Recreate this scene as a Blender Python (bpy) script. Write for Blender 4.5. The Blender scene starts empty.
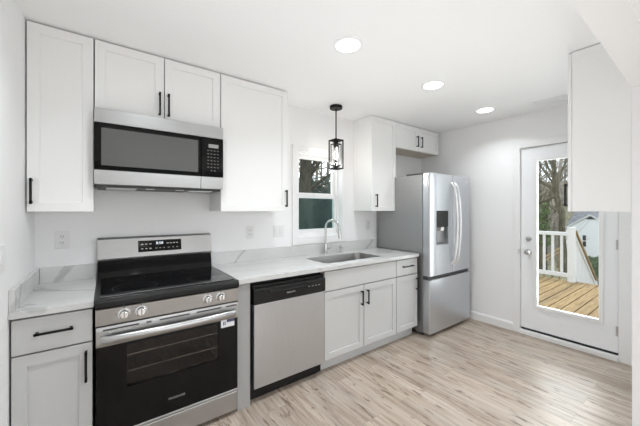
import bpy, bmesh, math, random
from mathutils import Vector, Matrix
random.seed(7)
S = bpy.context.scene
COL = S.collection
R = math.radians

# ---------------------------------------------------------------- camera
cam_d = bpy.data.cameras.new('camera')
cam = bpy.data.objects.new('camera', cam_d); COL.objects.link(cam)
cam.location = (0.3546, -2.5411, 1.3497)
cam.rotation_euler = (math.pi/2, 0, -0.6343)
cam_d.sensor_width = 36; cam_d.lens = 291.9/640*36
cam_d.shift_y = -2.76/640
cam_d.clip_start = 0.02; cam_d.clip_end = 300
S.camera = cam

# ---------------------------------------------------------------- world, sun, exposure
W = bpy.data.worlds.new('overcast_sky'); S.world = W; W.use_nodes = True
nt = W.node_tree; nt.nodes.clear()
tc = nt.nodes.new('ShaderNodeTexCoord'); sep = nt.nodes.new('ShaderNodeSeparateXYZ')
nt.links.new(tc.outputs['Generated'], sep.inputs[0])
rp = nt.nodes.new('ShaderNodeValToRGB')
rp.color_ramp.elements[0].position = 0.0; rp.color_ramp.elements[0].color = (0.86, 0.90, 0.95, 1)
rp.color_ramp.elements[1].position = 0.7; rp.color_ramp.elements[1].color = (0.55, 0.68, 0.90, 1)
nt.links.new(sep.outputs['Z'], rp.inputs[0])
cl = nt.nodes.new('ShaderNodeTexNoise'); cl.inputs['Scale'].default_value = 4; cl.inputs['Detail'].default_value = 5
nt.links.new(tc.outputs['Generated'], cl.inputs['Vector'])
cr = nt.nodes.new('ShaderNodeValToRGB'); cr.color_ramp.elements[0].position = .38; cr.color_ramp.elements[1].position = .62
nt.links.new(cl.outputs['Fac'], cr.inputs[0])
mx = nt.nodes.new('ShaderNodeMixRGB'); mx.inputs[2].default_value = (0.95, 0.96, 0.98, 1)
nt.links.new(cr.outputs[0], mx.inputs[0]); nt.links.new(rp.outputs[0], mx.inputs[1])
bg = nt.nodes.new('ShaderNodeBackground'); bg.inputs['Strength'].default_value = 1.55
nt.links.new(mx.outputs[0], bg.inputs[0])
wo = nt.nodes.new('ShaderNodeOutputWorld'); nt.links.new(bg.outputs[0], wo.inputs[0])

sun_d = bpy.data.lights.new('sun', 'SUN'); sun_d.energy = 1.0; sun_d.angle = R(12); sun_d.color = (1, .95, .88)
sun = bpy.data.objects.new('sun', sun_d); COL.objects.link(sun); sun.rotation_euler = (R(38), R(10), R(150))

def area_light(name, loc, rot, size, sy, energy, color=(1, 1, 1), shape='RECTANGLE'):
    d = bpy.data.lights.new(name, 'AREA'); d.shape = shape; d.size = size; d.size_y = sy
    d.energy = energy; d.color = color
    o = bpy.data.objects.new(name, d); COL.objects.link(o); o.location = loc; o.rotation_euler = rot
    return o
LAMP_W = 4.5          # each recessed lamp
LIVING_W = 9.0
REAR_FILL_W = 27.0     # daylight lamp, added at a made-up window behind the camera
area_light('rear_fill', (2.0, -6.42, 1.35), (R(90), 0, 0), 3.0, 1.7, REAR_FILL_W, (.92, .965, 1))
BOUNCE_W = 6.6       # unseen fill panel added mid-room, aimed up to brighten the ceiling
bl = area_light('ceiling_fill', (1.2, -1.6, .75), (R(180), 0, 0), 3.2, 1.1, BOUNCE_W, (.93, .97, 1))
bl.data.spread = R(115)

S.cycles.max_bounces = 16; S.cycles.diffuse_bounces = 8; S.cycles.transparent_max_bounces = 16
area_light('door_fill', (4.14, -1.65, 1.10), (R(90), 0, R(90)), .50, 1.50, 8.0, (.95, .98, 1))  # added lamp just outside the door glass, brightens the floor
area_light('window_fill', (2.24, .153, 1.52), (R(-90), 0, 0), .50, .80, 1.5, (.95, .98, 1))  # added lamp just outside the sashes, brightens the reveal
vs = S.view_settings
vs.view_transform = 'Standard'; vs.look = 'None'; vs.exposure = 0.40; vs.gamma = 1.0
vs.use_curve_mapping = False

# ---------------------------------------------------------------- materials
def nodes(name):
    m = bpy.data.materials.new(name); m.use_nodes = True
    t = m.node_tree; b = t.nodes['Principled BSDF']
    return m, t, b
def N(t, kind, **kw):
    n = t.nodes.new('ShaderNode'+kind)
    for k, v in kw.items(): setattr(n, k, v)
    return n
def val(n, **kw):
    for k, v in kw.items(): n.inputs[k.replace('_', ' ')].default_value = v
def ramp(t, src, stops):
    r = N(t, 'ValToRGB'); e = r.color_ramp.elements
    while len(e) < len(stops): e.new(.5)
    for i, (p, c) in enumerate(stops):
        e[i].position = p; e[i].color = (*c, 1) if isinstance(c, tuple) else (c, c, c, 1)
    t.links.new(src, r.inputs[0]); return r.outputs[0]
def mixc(t, fac, a, b, blend='MIX'):
    m = N(t, 'MixRGB', blend_type=blend)
    for i, s in ((0, fac), (1, a), (2, b)):
        if hasattr(s, 'is_linked'): t.links.new(s, m.inputs[i])
        elif i == 0: m.inputs[0].default_value = s
        else: m.inputs[i].default_value = (*s, 1)
    return m.outputs[0]
def math_n(t, op, a, b=None, clamp=False):
    m = N(t, 'Math', operation=op, use_clamp=clamp)
    for i, s in ((0, a), (1, b)):
        if s is None: continue
        if hasattr(s, 'is_linked'): t.links.new(s, m.inputs[i])
        else: m.inputs[i].default_value = s
    return m.outputs[0]
def worldpos(t): return N(t, 'NewGeometry').outputs['Position']
def mapped(t, vec, scale=(1, 1, 1), rot=(0, 0, 0), loc=(0, 0, 0)):
    m = N(t, 'Mapping'); m.inputs['Scale'].default_value = scale; m.inputs['Rotation'].default_value = rot; m.inputs['Location'].default_value = loc
    t.links.new(vec, m.inputs['Vector']); return m.outputs[0]
def noise(t, vec, scale, detail=3, rough=.5, dist=0):
    n = N(t, 'TexNoise'); val(n, Scale=scale, Detail=detail, Roughness=rough, Distortion=dist)
    t.links.new(vec, n.inputs['Vector']); return n
def bump(t, b, h, strength=.1, dist=.01):
    n = N(t, 'Bump'); val(n, Strength=strength, Distance=dist)
    t.links.new(h, n.inputs['Height']); t.links.new(n.outputs[0], b.inputs['Normal'])

def paint(name, col, rough=.5, nscale=60, bs=.03, var=.02):
    m, t, b = nodes(name)
    p = worldpos(t); n = noise(t, p, nscale, 2)
    c = mixc(t, n.outputs['Fac'], tuple(x*(1-var) for x in col), tuple(min(1, x*(1+var)) for x in col))
    t.links.new(c, b.inputs['Base Color']); val(b, Roughness=rough)
    b.inputs['Specular IOR Level'].default_value = .4
    bump(t, b, n.outputs['Fac'], bs, .002)
    return m
def metal(name, col, rough=.3, stretch=(4, 4, 200), var=.08):
    m, t, b = nodes(name)
    tco = N(t, 'TexCoord').outputs['Object']
    n = noise(t, mapped(t, tco, stretch), 3, 3)
    t.links.new(mixc(t, n.outputs['Fac'], tuple(x*(1-var) for x in col), tuple(min(1, x*(1+var)) for x in col)), b.inputs['Base Color'])
    val(b, Metallic=1.0)
    r = math_n(t, 'MULTIPLY_ADD', n.outputs['Fac'], .12); t.nodes[-1].inputs[2].default_value = rough-.06
    t.links.new(r, b.inputs['Roughness'])
    return m
def plastic(name, col, rough=.4, spec=.5, nscale=30, var=.04):
    m, t, b = nodes(name)
    n = noise(t, worldpos(t), nscale, 2)
    t.links.new(mixc(t, n.outputs['Fac'], tuple(x*(1-var) for x in col), tuple(min(1, x*(1+var)) for x in col)), b.inputs['Base Color'])
    val(b, Roughness=rough); b.inputs['Specular IOR Level'].default_value = spec
    return m
def emit(name, col, strength):
    m = bpy.data.materials.new(name); m.use_nodes = True; t = m.node_tree; t.nodes.clear()
    e = N(t, 'Emission'); e.inputs[0].default_value = (*col, 1); e.inputs[1].default_value = strength
    o = N(t, 'OutputMaterial'); t.links.new(e.outputs[0], o.inputs[0]); return m
def pane(name, tint, gloss=.08, rough=.0, haze=0.0, hazecol=(.3, .35, .35), fres=True):
    """a clear sheet of glass: transmits straight through, reflects a little at its surface"""
    m = bpy.data.materials.new(name); m.use_nodes = True; t = m.node_tree; t.nodes.clear()
    tr = N(t, 'BsdfTransparent'); tr.inputs[0].default_value = (*tint, 1)
    gl = N(t, 'BsdfGlossy'); gl.inputs['Roughness'].default_value = rough; gl.inputs[0].default_value = (1, 1, 1, 1)
    fr = N(t, 'Fresnel'); fr.inputs[0].default_value = 1.45
    f = math_n(t, 'MULTIPLY', fr.outputs[0], gloss/.04, True)
    src = tr.outputs[0]
    if haze > 0:
        d = N(t, 'BsdfDiffuse'); d.inputs[0].default_value = (*hazecol, 1)
        mh = N(t, 'MixShader'); mh.inputs[0].default_value = haze
        t.links.new(src, mh.inputs[1]); t.links.new(d.outputs[0], mh.inputs[2]); src = mh.outputs[0]
    ms = N(t, 'MixShader'); t.links.new(f, ms.inputs[0]); t.links.new(src, ms.inputs[1]); t.links.new(gl.outputs[0], ms.inputs[2])
    o = N(t, 'OutputMaterial'); t.links.new(ms.outputs[0], o.inputs[0])
    return m

M = {}
M['wall'] = paint('wall_paint', (.88, .88, .885), .55)
M['wallgrey'] = paint('dimming_wall_paint', (.40, .41, .42), .6)  # grey made up for the unseen rear wall, dims the steel's reflections
M['ceiling'] = paint('ceiling_paint', (.90, .90, .90), .7)
M['trim'] = paint('trim_paint', (.86, .86, .86), .35, bs=.01)
M['door'] = paint('door_paint', (.88, .89, .91), .4, bs=.01)
M['upper'] = paint('white_cabinet_paint', (.87, .87, .865), .32, bs=.01, var=.01)
M['base'] = paint('pale_grey_cabinet_paint', (.53, .53, .525), .35, bs=.01, var=.01)
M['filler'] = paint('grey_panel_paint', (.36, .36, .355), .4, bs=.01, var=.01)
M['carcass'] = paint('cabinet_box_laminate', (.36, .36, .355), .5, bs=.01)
M['ply'] = paint('raw_plywood', (.62, .55, .46), .6, 25, bs=.03, var=.1)
M['black'] = plastic('matt_black_metal', (.008, .008, .008), .42, .25)
M['blackplastic'] = plastic('black_plastic', (.010, .010, .010), .33, .3)
M['blackglass'] = plastic('black_glass', (.004, .004, .004), .06, .22)
M['cooktop'] = plastic('ceramic_cooktop_glass', (.006, .006, .007), .05, .5)
M['mwglass'] = plastic('microwave_screen_glass', (.10, .10, .098), .12, .6)
M['darkgrey'] = plastic('dark_grey_enamel', (.05, .05, .05), .5)
M['enamel'] = plastic('oven_cavity_enamel', (.20, .17, .15), .55, var=.3)
M['steel'] = metal('brushed_stainless', (.47, .47, .47), .30, (3, 3, 160))
M['steelv'] = metal('vertical_brushed_stainless', (.60, .62, .65), .30, (160, 160, 3))
M['steeldark'] = metal('mid_brushed_stainless', (.50, .50, .50), .30, (3, 3, 160))  # brushed steel in a grey of its own
M['fridgeside'] = metal('grey_metallic_case', (.40, .40, .40), .45, (3, 3, 60))
M['chrome'] = metal('polished_chrome', (.80, .80, .80), .12, (1, 1, 1), .02)
M['handlesteel'] = metal('bright_handle_steel', (.90, .90, .90), .30, (1, 1, 60), .02)
M['nickel'] = metal('brushed_nickel', (.60, .60, .59), .24, (1, 1, 60))
M['sinksteel'] = metal('satin_sink_steel', (.36, .355, .35), .34, (80, 80, 3))
M['white'] = plastic('white_plastic', (.80, .80, .80), .35)
M['slot'] = plastic('slot_shadow_plastic', (.06, .06, .06), .5)
M['print'] = plastic('pale_printed_ink', (.62, .62, .62), .5)
M['greyprint'] = plastic('grey_printed_ink', (.30, .30, .30), .5)
M['sticker'] = plastic('sticker_paper', (.82, .83, .85), .5)
M['stickerink'] = plastic('sticker_ink', (.08, .08, .16), .5)
M['ring'] = plastic('burner_ring_print', (.10, .10, .10), .25)
M['dimprint'] = plastic('dim_printed_ink', (.11, .11, .11), .5)
M['display'] = emit('lit_display_digits', (.85, .92, 1.0), 1.1)
M['lamp'] = emit('lamp_lens_light', (1, .985, .96), 5.0)
M['bulb'] = emit('bulb_light', (1, .97, .92), 7.0)
M['glass'] = pane('window_glass', (.96, .98, .97), .02)
M['screen'] = pane('insect_screen_glass', (.42, .66, .64), .03, haze=.04, hazecol=(.03, .16, .17))
M['ovenpane'] = pane('oven_door_glass', (.62, .58, .56), .025)
M['lampglass'] = pane('pendant_glass', (.93, .93, .93), .06)
M['vinyl'] = plastic('white_vinyl', (.84, .84, .84), .4)
M['rubber'] = plastic('black_sweep_rubber', (.015, .015, .016), .6)
M['hinge'] = metal('satin_hinge_metal', (.55, .55, .56), .3, (1, 1, 10))

def floor_mat():
    m, t, b = nodes('vinyl_plank_floor')
    p = worldpos(t)
    rot = mapped(t, p, (1, 1, 1), (0, 0, R(90)))          # planks run along y
    br = N(t, 'TexBrick'); br.offset = .37; br.offset_frequency = 2
    val(br, Scale=1.0, Mortar_Size=.0012, Mortar_Smooth=.3, Bias=0.0, Brick_Width=1.22, Row_Height=.152)
    br.inputs['Color1'].default_value = (0, 0, 0, 1); br.inputs['Color2'].default_value = (1, 1, 1, 1); br.inputs['Mortar'].default_value = (.5, .5, .5, 1)
    t.links.new(rot, br.inputs['Vector'])
    # per-plank shift of the grain
    off = N(t, 'CombineXYZ'); sh = math_n(t, 'MULTIPLY', br.outputs['Color'], 13.0); t.links.new(sh, off.inputs[0]); t.links.new(sh, off.inputs[1])
    ad = N(t, 'VectorMath', operation='ADD'); t.links.new(p, ad.inputs[0]); t.links.new(off.outputs[0], ad.inputs[1])
    pv = ad.outputs[0]
    grain = noise(t, mapped(t, pv, (26, 1.6, 1)), 1.6, 6, .62, .6).outputs['Fac']
    fine = noise(t, mapped(t, pv, (120, 4, 1)), 1.5, 3, .6).outputs['Fac']
    broad = noise(t, mapped(t, pv, (5, .8, 1)), 1.3, 3, .5, .5).outputs['Fac']
    base = ramp(t, grain, [(.28, (.22, .165, .125)), (.44, (.37, .30, .245)), (.58, (.49, .42, .36)), (.76, (.62, .56, .50))])
    tone = ramp(t, br.outputs['Color'], [(0, (.74, .71, .675)), (1, (.99, .955, .915))])
    c = mixc(t, 1.0, base, tone, 'MULTIPLY')
    c = mixc(t, ramp(t, broad, [(.40, 0.0), (.70, .40)]), c, (.60, .545, .49))
    c = mixc(t, ramp(t, fine, [(.52, 0.0), (.75, .35)]), c, (.30, .23, .17))
    kn = noise(t, mapped(t, pv, (30, 5.5, 1)), 1.1, 3, .55, .5).outputs['Fac']
    c = mixc(t, ramp(t, kn, [(.60, 0.0), (.66, .85)]), c, (.15, .105, .075))
    c = mixc(t, math_n(t, 'MULTIPLY', br.outputs['Fac'], .55), c, (.20, .15, .11))
    t.links.new(c, b.inputs['Base Color'])
    rr = ramp(t, grain, [(0, .38), (1, .27)]); t.links.new(rr, b.inputs['Roughness'])
    b.inputs['Specular IOR Level'].default_value = .45
    bump(t, b, math_n(t, 'SUBTRACT', grain, br.outputs['Fac']), .06, .002)
    return m
M['floor'] = floor_mat()

def quartz(name, veins):
    """white quartz; veins = (a, b, width) line segments of real veining in the slab, frayed by noise"""
    m, t, b = nodes(name)
    p = worldpos(t)
    wn = noise(t, p, 7, 4, .6)
    sb = N(t, 'VectorMath', operation='SUBTRACT'); t.links.new(wn.outputs['Color'], sb.inputs[0]); sb.inputs[1].default_value = (.5, .5, .5)
    sc = N(t, 'VectorMath', operation='SCALE'); t.links.new(sb.outputs[0], sc.inputs[0]); sc.inputs['Scale'].default_value = .05
    ad = N(t, 'VectorMath', operation='ADD'); t.links.new(p, ad.inputs[0]); t.links.new(sc.outputs[0], ad.inputs[1])
    q = ad.outputs[0]
    cloud = noise(t, mapped(t, q, (2.2, 3.5, 3.5)), 1, 3).outputs['Fac']
    c = ramp(t, cloud, [(.3, (.54, .54, .535)), (.7, (.62, .62, .615))])
    hv = noise(t, mapped(t, q, (1.1, 3.2, 3.0), (0, 0, R(18))), 1.2, 2, .5, .8).outputs['Fac']
    line = math_n(t, 'ABSOLUTE', math_n(t, 'SUBTRACT', hv, .5))
    c = mixc(t, ramp(t, line, [(0.0, .30), (.022, 0.0)]), c, (.50, .48, .45))
    for a, e, w, s in veins:
        a = Vector(a); e = Vector(e); ba = e-a
        pa = N(t, 'VectorMath', operation='SUBTRACT'); t.links.new(q, pa.inputs[0]); pa.inputs[1].default_value = a
        dt = N(t, 'VectorMath', operation='DOT_PRODUCT'); t.links.new(pa.outputs[0], dt.inputs[0]); dt.inputs[1].default_value = ba
        h = math_n(t, 'DIVIDE', dt.outputs['Value'], ba.length_squared, True)
        bs = N(t, 'VectorMath', operation='SCALE'); bs.inputs[0].default_value = ba; t.links.new(h, bs.inputs['Scale'])
        df = N(t, 'VectorMath', operation='SUBTRACT'); t.links.new(pa.outputs[0], df.inputs[0]); t.links.new(bs.outputs[0], df.inputs[1])
        ln = N(t, 'VectorMath', operation='LENGTH'); t.links.new(df.outputs[0], ln.inputs[0])
        d = math_n(t, 'ADD', math_n(t, 'DIVIDE', ln.outputs['Value'], w), math_n(t, 'MULTIPLY', math_n(t, 'SUBTRACT', noise(t, p, 30, 3).outputs['Fac'], .5), .9))
        c = mixc(t, ramp(t, d, [(.55, s), (1.0, 0.0)]), c, (.40, .395, .39))
    t.links.new(c, b.inputs['Base Color']); val(b, Roughness=.16)
    b.inputs['Specular IOR Level'].default_value = .45
    return m
VE = [((.165, -.02, 1.0), (.105, -.02, .89), .024, .75), ((.185, -.02, .985), (.11, -.02, .90), .014, .5),
      ((.02, -.19, .885), (.115, -.262, .885), .030, .7), ((.035, -.12, .885), (.06, -.20, .885), .020, .65), ((.10, -.255, .885), (.30, -.39, .885), .010, .7),
      ((.022, -.50, .99), (.022, -.565, .885), .020, .7), ((.02, -.60, .92), (.02, -.64, .90), .030, .6), ((.045, -.535, .885), (.065, -.55, .885), .018, .6), ((.06, -.62, .885), (.115, -.645, .885), .030, .65)]
M['quartz'] = quartz('white_quartz', VE)
VE2 = [((1.37, -.02, .995), (1.262, -.02, .877), .011, .85), ((1.10, -.36, .885), (1.62, -.50, .885), .007, .5), ((3.02, -.02, .985), (2.90, -.02, .885), .020, .75), ((3.09, -.02, .985), (3.06, -.02, .90), .010, .6),
       ((1.25, -.20, .885), (2.1, -.12, .885), .008, .35), ((1.45, -.64, .885), (1.35, -.62, .885), .018, .5), ((1.75, -.645, .87), (1.68, -.62, .885), .018, .5), ((1.95, -.645, .87), (1.90, -.60, .885), .014, .5)]
M['quartz2'] = quartz('white_quartz_sink_side', VE2)

def wood_deck():
    m, t, b = nodes('pine_deck_boards')
    p = worldpos(t)
    st = N(t, 'TexBrick'); val(st, Scale=1.0, Mortar_Size=0.0, Brick_Width=30.0, Row_Height=.145)
    st.inputs['Color1'].default_value = (0, 0, 0, 1); st.inputs['Color2'].default_value = (1, 1, 1, 1)
    t.links.new(p, st.inputs['Vector'])
    off = N(t, 'CombineXYZ'); t.links.new(math_n(t, 'MULTIPLY', st.outputs['Color'], 9.0), off.inputs[0])
    ad = N(t, 'VectorMath', operation='ADD'); t.links.new(p, ad.inputs[0]); t.links.new(off.outputs[0], ad.inputs[1])
    g = noise(t, mapped(t, ad.outputs[0], (1.3, 22, 1)), 2, 5, .6, .8).outputs['Fac']
    c = ramp(t, g, [(.3, (.20, .115, .045)), (.5, (.38, .25, .105)), (.7, (.52, .37, .18))])
    c = mixc(t, 1.0, c, ramp(t, st.outputs['Color'], [(0, .78), (1, 1.06)]), 'MULTIPLY')
    k = noise(t, mapped(t, ad.outputs[0], (4, 14, 1)), 1.4, 2).outputs['Fac']
    c = mixc(t, ramp(t, k, [(.68, 0.0), (.76, .7)]), c, (.20, .12, .06))
    t.links.new(c, b.inputs['Base Color']); val(b, Roughness=.75)
    return m
M['deck'] = wood_deck()
def natural(name, c1, c2, scale, rough=.9, stretch=(1, 1, 1)):
    m, t, b = nodes(name)
    n = noise(t, mapped(t, worldpos(t), stretch), scale, 5, .65).outputs['Fac']
    t.links.new(ramp(t, n, [(.35, c1), (.65, c2)]), b.inputs['Base Color']); val(b, Roughness=rough)
    b.inputs['Specular IOR Level'].default_value = .2
    return m
M['bark'] = natural('grey_brown_bark', (.06, .055, .035), (.20, .175, .12), 9, .95, (1, 1, .25))
M['mossbark'] = natural('mossy_bark', (.010, .010, .006), (.085, .078, .05), 14, .95, (1, 1, .22))
M['twig'] = natural('grey_twigs', (.17, .15, .125), (.40, .36, .31), 3)
M['leafgreen'] = natural('dark_evergreen_leaf', (.008, .028, .02), (.03, .075, .05), 4, .6)
M['leafivy'] = natural('ivy_leaf', (.05, .10, .02), (.16, .24, .07), 6, .6)
M['leafshrub'] = natural('shrub_leaf', (.04, .07, .03), (.13, .18, .08), 8, .6)
M['ground'] = natural('leaf_litter_and_grass', (.10, .13, .05), (.32, .27, .19), 1.1)
M['siding'] = plastic('white_lap_siding', (.86, .87, .88), .6)
M['shingle'] = natural('grey_roof_shingle', (.16, .16, .165), (.25, .25, .255), 2.2)
M['darkpane'] = plastic('dark_window_pane', (.03, .035, .04), .15)

# ---------------------------------------------------------------- mesh building
class MB:
    def __init__(s): s.bm = bmesh.new()
    def box(s, x0, x1, y0, y1, z0, z1, bev=0.0, seg=2):
        r = bmesh.ops.create_cube(s.bm, size=1.0)
        vs_ = r['verts']
        for v in vs_:
            v.co = Vector(((x0+x1)/2+v.co.x*(x1-x0), (y0+y1)/2+v.co.y*(y1-y0), (z0+z1)/2+v.co.z*(z1-z0)))
        if bev > 0:
            es = list({e for v in vs_ for e in v.link_edges})
            bmesh.ops.bevel(s.bm, geom=es, offset=bev, segments=seg, profile=.5, affect='EDGES')
        return s
    def tube(s, pts, rad, seg=10, caps=True):
        pts = [Vector(p) for p in pts]; n = len(pts)
        rads = rad if isinstance(rad, (list, tuple)) else [rad]*n
        rings = []; prev = None
        for i, p in enumerate(pts):
            d = (pts[min(i+1, n-1)]-pts[max(i-1, 0)]).normalized()
            if prev is None:
                u = d.orthogonal().normalized()
            else:
                u = (prev-d*prev.dot(d)); u = u.normalized() if u.length > 1e-6 else d.orthogonal().normalized()
            prev = u; v = d.cross(u)
            rings.append([s.bm.verts.new(p+(u*math.cos(a)+v*math.sin(a))*rads[i]) for a in [2*math.pi*k/seg for k in range(seg)]])
        for a, b in zip(rings, rings[1:]):
            for k in range(seg): s.bm.faces.new((a[k], a[(k+1) % seg], b[(k+1) % seg], b[k]))
        if caps:
            s.bm.faces.new(rings[0][::-1]); s.bm.faces.new(rings[-1])
        return s
    def lathe(s, prof, c, axis='z', seg=32):
        """prof = [(r, h)], revolved about axis through c"""
        rings = []
        for r, h in prof:
            ring = []
            for k in range(seg):
                a = 2*math.pi*k/seg; x, y = r*math.cos(a), r*math.sin(a)
                co = {'z': (x, y, h), 'y': (x, h, y), 'x': (h, x, y)}[axis]
                ring.append(s.bm.verts.new(Vector(c)+Vector(co)))
            rings.append(ring)
        for a, b in zip(rings, rings[1:]):
            for k in range(seg): s.bm.faces.new((a[k], a[(k+1) % seg], b[(k+1) % seg], b[k]))
        s.bm.faces.new(rings[0][::-1]); s.bm.faces.new(rings[-1])
        return s
    def prism(s, poly, lo, hi, axis='x'):
        """extrude a 2D polygon along axis; polygon coordinates are the two other axes in order"""
        def P(a, b, h): return {'x': (h, a, b), 'y': (a, h, b), 'z': (a, b, h)}[axis]
        A = [s.bm.verts.new(P(a, b, lo)) for a, b in poly]; B = [s.bm.verts.new(P(a, b, hi)) for a, b in poly]
        n = len(poly)
        s.bm.faces.new(A[::-1]); s.bm.faces.new(B)
        for k in range(n): s.bm.faces.new((A[k], A[(k+1) % n], B[(k+1) % n], B[k]))
        return s
    def quad(s, *pts):
        s.bm.faces.new([s.bm.verts.new(p) for p in pts]); return s
    def build(s, name, mat, parent=None, smooth=False, recalc=True):
        if recalc: bmesh.ops.recalc_face_normals(s.bm, faces=s.bm.faces)
        me = bpy.data.meshes.new(name)
        if parent is not None:
            org = Vector(parent['_o']) if '_o' in parent else Vector(parent.location)
        else:
            xs = [v.co for v in s.bm.verts]
            lo = Vector([min(v[i] for v in xs) for i in range(3)]); hi = Vector([max(v[i] for v in xs) for i in range(3)])
            org = Vector(((lo.x+hi.x)/2, (lo.y+hi.y)/2, lo.z))
        for v in s.bm.verts: v.co -= org
        if smooth:
            for f in s.bm.faces: f.smooth = True
        s.bm.to_mesh(me); s.bm.free()
        me.materials.append(M[mat] if isinstance(mat, str) else mat)
        o = bpy.data.objects.new(name, me); COL.objects.link(o)
        if parent is not None: o.parent = parent
        else: o.location = org
        if smooth:
            try: me.set_sharp_from_angle(angle=R(40))
            except Exception: pass
        ORG[o.name] = org
        return o
ORG = {}
class Root(dict): pass
def _org(p): return ORG[p.name]
def build(mb, name, mat, parent=None, smooth=False, label=None):
    if parent is None:
        o = mb.build(name, mat, None, smooth)
    else:
        class P:      # shim giving the origin of the thing
            location = ORG[parent.name]
            def __contains__(s, k): return False
        o = mb.build(name, mat, None, smooth) if False else _child(mb, name, mat, parent, smooth)
    if label: o['label'] = label
    return o
def _child(mb, name, mat, parent, smooth):
    org = ORG[parent.name]
    bmesh.ops.recalc_face_normals(mb.bm, faces=mb.bm.faces)
    for v in mb.bm.verts: v.co -= org
    if smooth:
        for f in mb.bm.faces: f.smooth = True
    me = bpy.data.meshes.new(name); mb.bm.to_mesh(me); mb.bm.free()
    me.materials.append(M[mat] if isinstance(mat, str) else mat)
    if smooth:
        try: me.set_sharp_from_angle(angle=R(40))
        except Exception: pass
    o = bpy.data.objects.new(name, me); COL.objects.link(o); o.parent = parent
    ORG[o.name] = org
    return o
def tag(o, label=None, cat=None, group=None, kind=None):
    if label: o['label'] = label
    if cat: o['category'] = cat
    if group: o['group'] = group
    if kind: o['kind'] = kind
    return o
def thing(name, loc, label=None, cat=None, group=None, kind=None):
    o = bpy.data.objects.new(name, None); COL.objects.link(o); o.location = loc
    o.empty_display_size = .1
    ORG[o.name] = Vector(loc)
    return tag(o, label, cat, group, kind)
def bx(name, mat, parent, *d, bev=0.0, label=None): return build(MB().box(*d, bev=bev), name, mat, parent, label=label)
def struct(mb, name, mat): return tag(build(mb, name, mat), kind='structure')

def text(name, body, size, loc, rot, mat, parent, width=None):
    cu = bpy.data.curves.new(name, 'FONT'); cu.body = body; cu.size = size; cu.extrude = .0004; cu.align_x = 'CENTER'; cu.align_y = 'CENTER'
    tmp = bpy.data.objects.new(name+'_src', cu); COL.objects.link(tmp)
    bpy.context.view_layer.update()
    me = bpy.data.meshes.new_from_object(tmp.evaluated_get(bpy.context.evaluated_depsgraph_get()))
    bpy.data.objects.remove(tmp); bpy.data.curves.remove(cu)
    if width:
        xs = [v.co.x for v in me.vertices]; k = width/(max(xs)-min(xs))
        for v in me.vertices: v.co.x *= k
    org = ORG[parent.name]
    mtx = Matrix.Translation(Vector(loc)-org) @ rot.to_matrix().to_4x4()
    me.transform(mtx); me.materials.clear(); me.materials.append(M[mat])
    o = bpy.data.objects.new(name, me); COL.objects.link(o); o.parent = parent
    ORG[o.name] = org
    return o
from mathutils import Euler
FACE = Euler((R(90), 0, 0))       # lettering that faces the room from the cabinet wall

# ---------------------------------------------------------------- room shell
XW, ZC, YO = 4.05, 2.404, -2.245          # door wall, ceiling height, opening wall
XJ, ZJ = 2.855, 2.07                      # jamb and header of the opening
YB = -6.3
struct(MB().box(-.15, XW+.15, YB-.15, .16, -.12, 0), 'floor', 'floor')
struct(MB().box(-.15, XW+.15, YB-.15, .16, ZC, ZC+.12), 'ceiling', 'ceiling')
struct(MB().box(-.15, 0, YB-.15, .16, 0, ZC), 'wall_left', 'wall')
WX0, WX1, WZ0, WZ1 = 1.945, 2.530, 1.07, 1.955
struct(MB().box(0, WX0, 0, .16, 0, ZC).box(WX1, XW, 0, .16, 0, ZC).box(WX0, WX1, 0, .16, 0, WZ0).box(WX0, WX1, 0, .16, WZ1, ZC), 'wall_back', 'wall')
DY0, DY1, DZ = -1.255, -2.022, 2.03
struct(MB().box(XW, XW+.15, DY0, .16, 0, ZC).box(XW, XW+.15, YB-.15, DY1, 0, ZC).box(XW, XW+.15, DY1, DY0, DZ, ZC), 'wall_right', 'wall')
struct(MB().box(XJ, XW, YO-.12, YO, 0, ZC).box(0, XJ, YO-.12, YO, ZJ, ZC), 'wall_front', 'wall')
struct(MB().box(0, .5, YB-.15, YB, 0, ZC).box(3.5, XW, YB-.15, YB, 0, ZC).box(.5, 3.5, YB-.15, YB, 0, .5).box(.5, 3.5, YB-.15, YB, 2.2, ZC), 'wall_rear', 'wallgrey')
struct(MB().prism([(XW, 0), (XW-.014, 0), (XW-.014, .075), (XW-.006, .092), (XW, .092)], DY0+.07, -.05, 'y'), 'baseboard_right', 'trim')
# door casing
cs = MB()
cs.box(XW-.017, XW, DY0, DY0+.068, 0, DZ+.068, .002).box(XW-.017, XW, DY1-.085, DY1, 0, DZ+.068, .002).box(XW-.017, XW, DY1, DY0, DZ, DZ+.068, .002)
struct(cs, 'trim_1', 'trim')
# window casing with sill and apron
c2 = MB()
c2.box(1.872, WX0, -.016, 0, 1.0, 2.015, .002).box(WX1, 2.60, -.016, 0, 1.0, 2.015, .002).box(WX0, WX1, -.016, 0, WZ1-.002, 2.015, .002).box(WX0, WX1, -.016, 0, 1.0, WZ0+.002, .002)
struct(c2, 'trim_2', 'trim')

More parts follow.
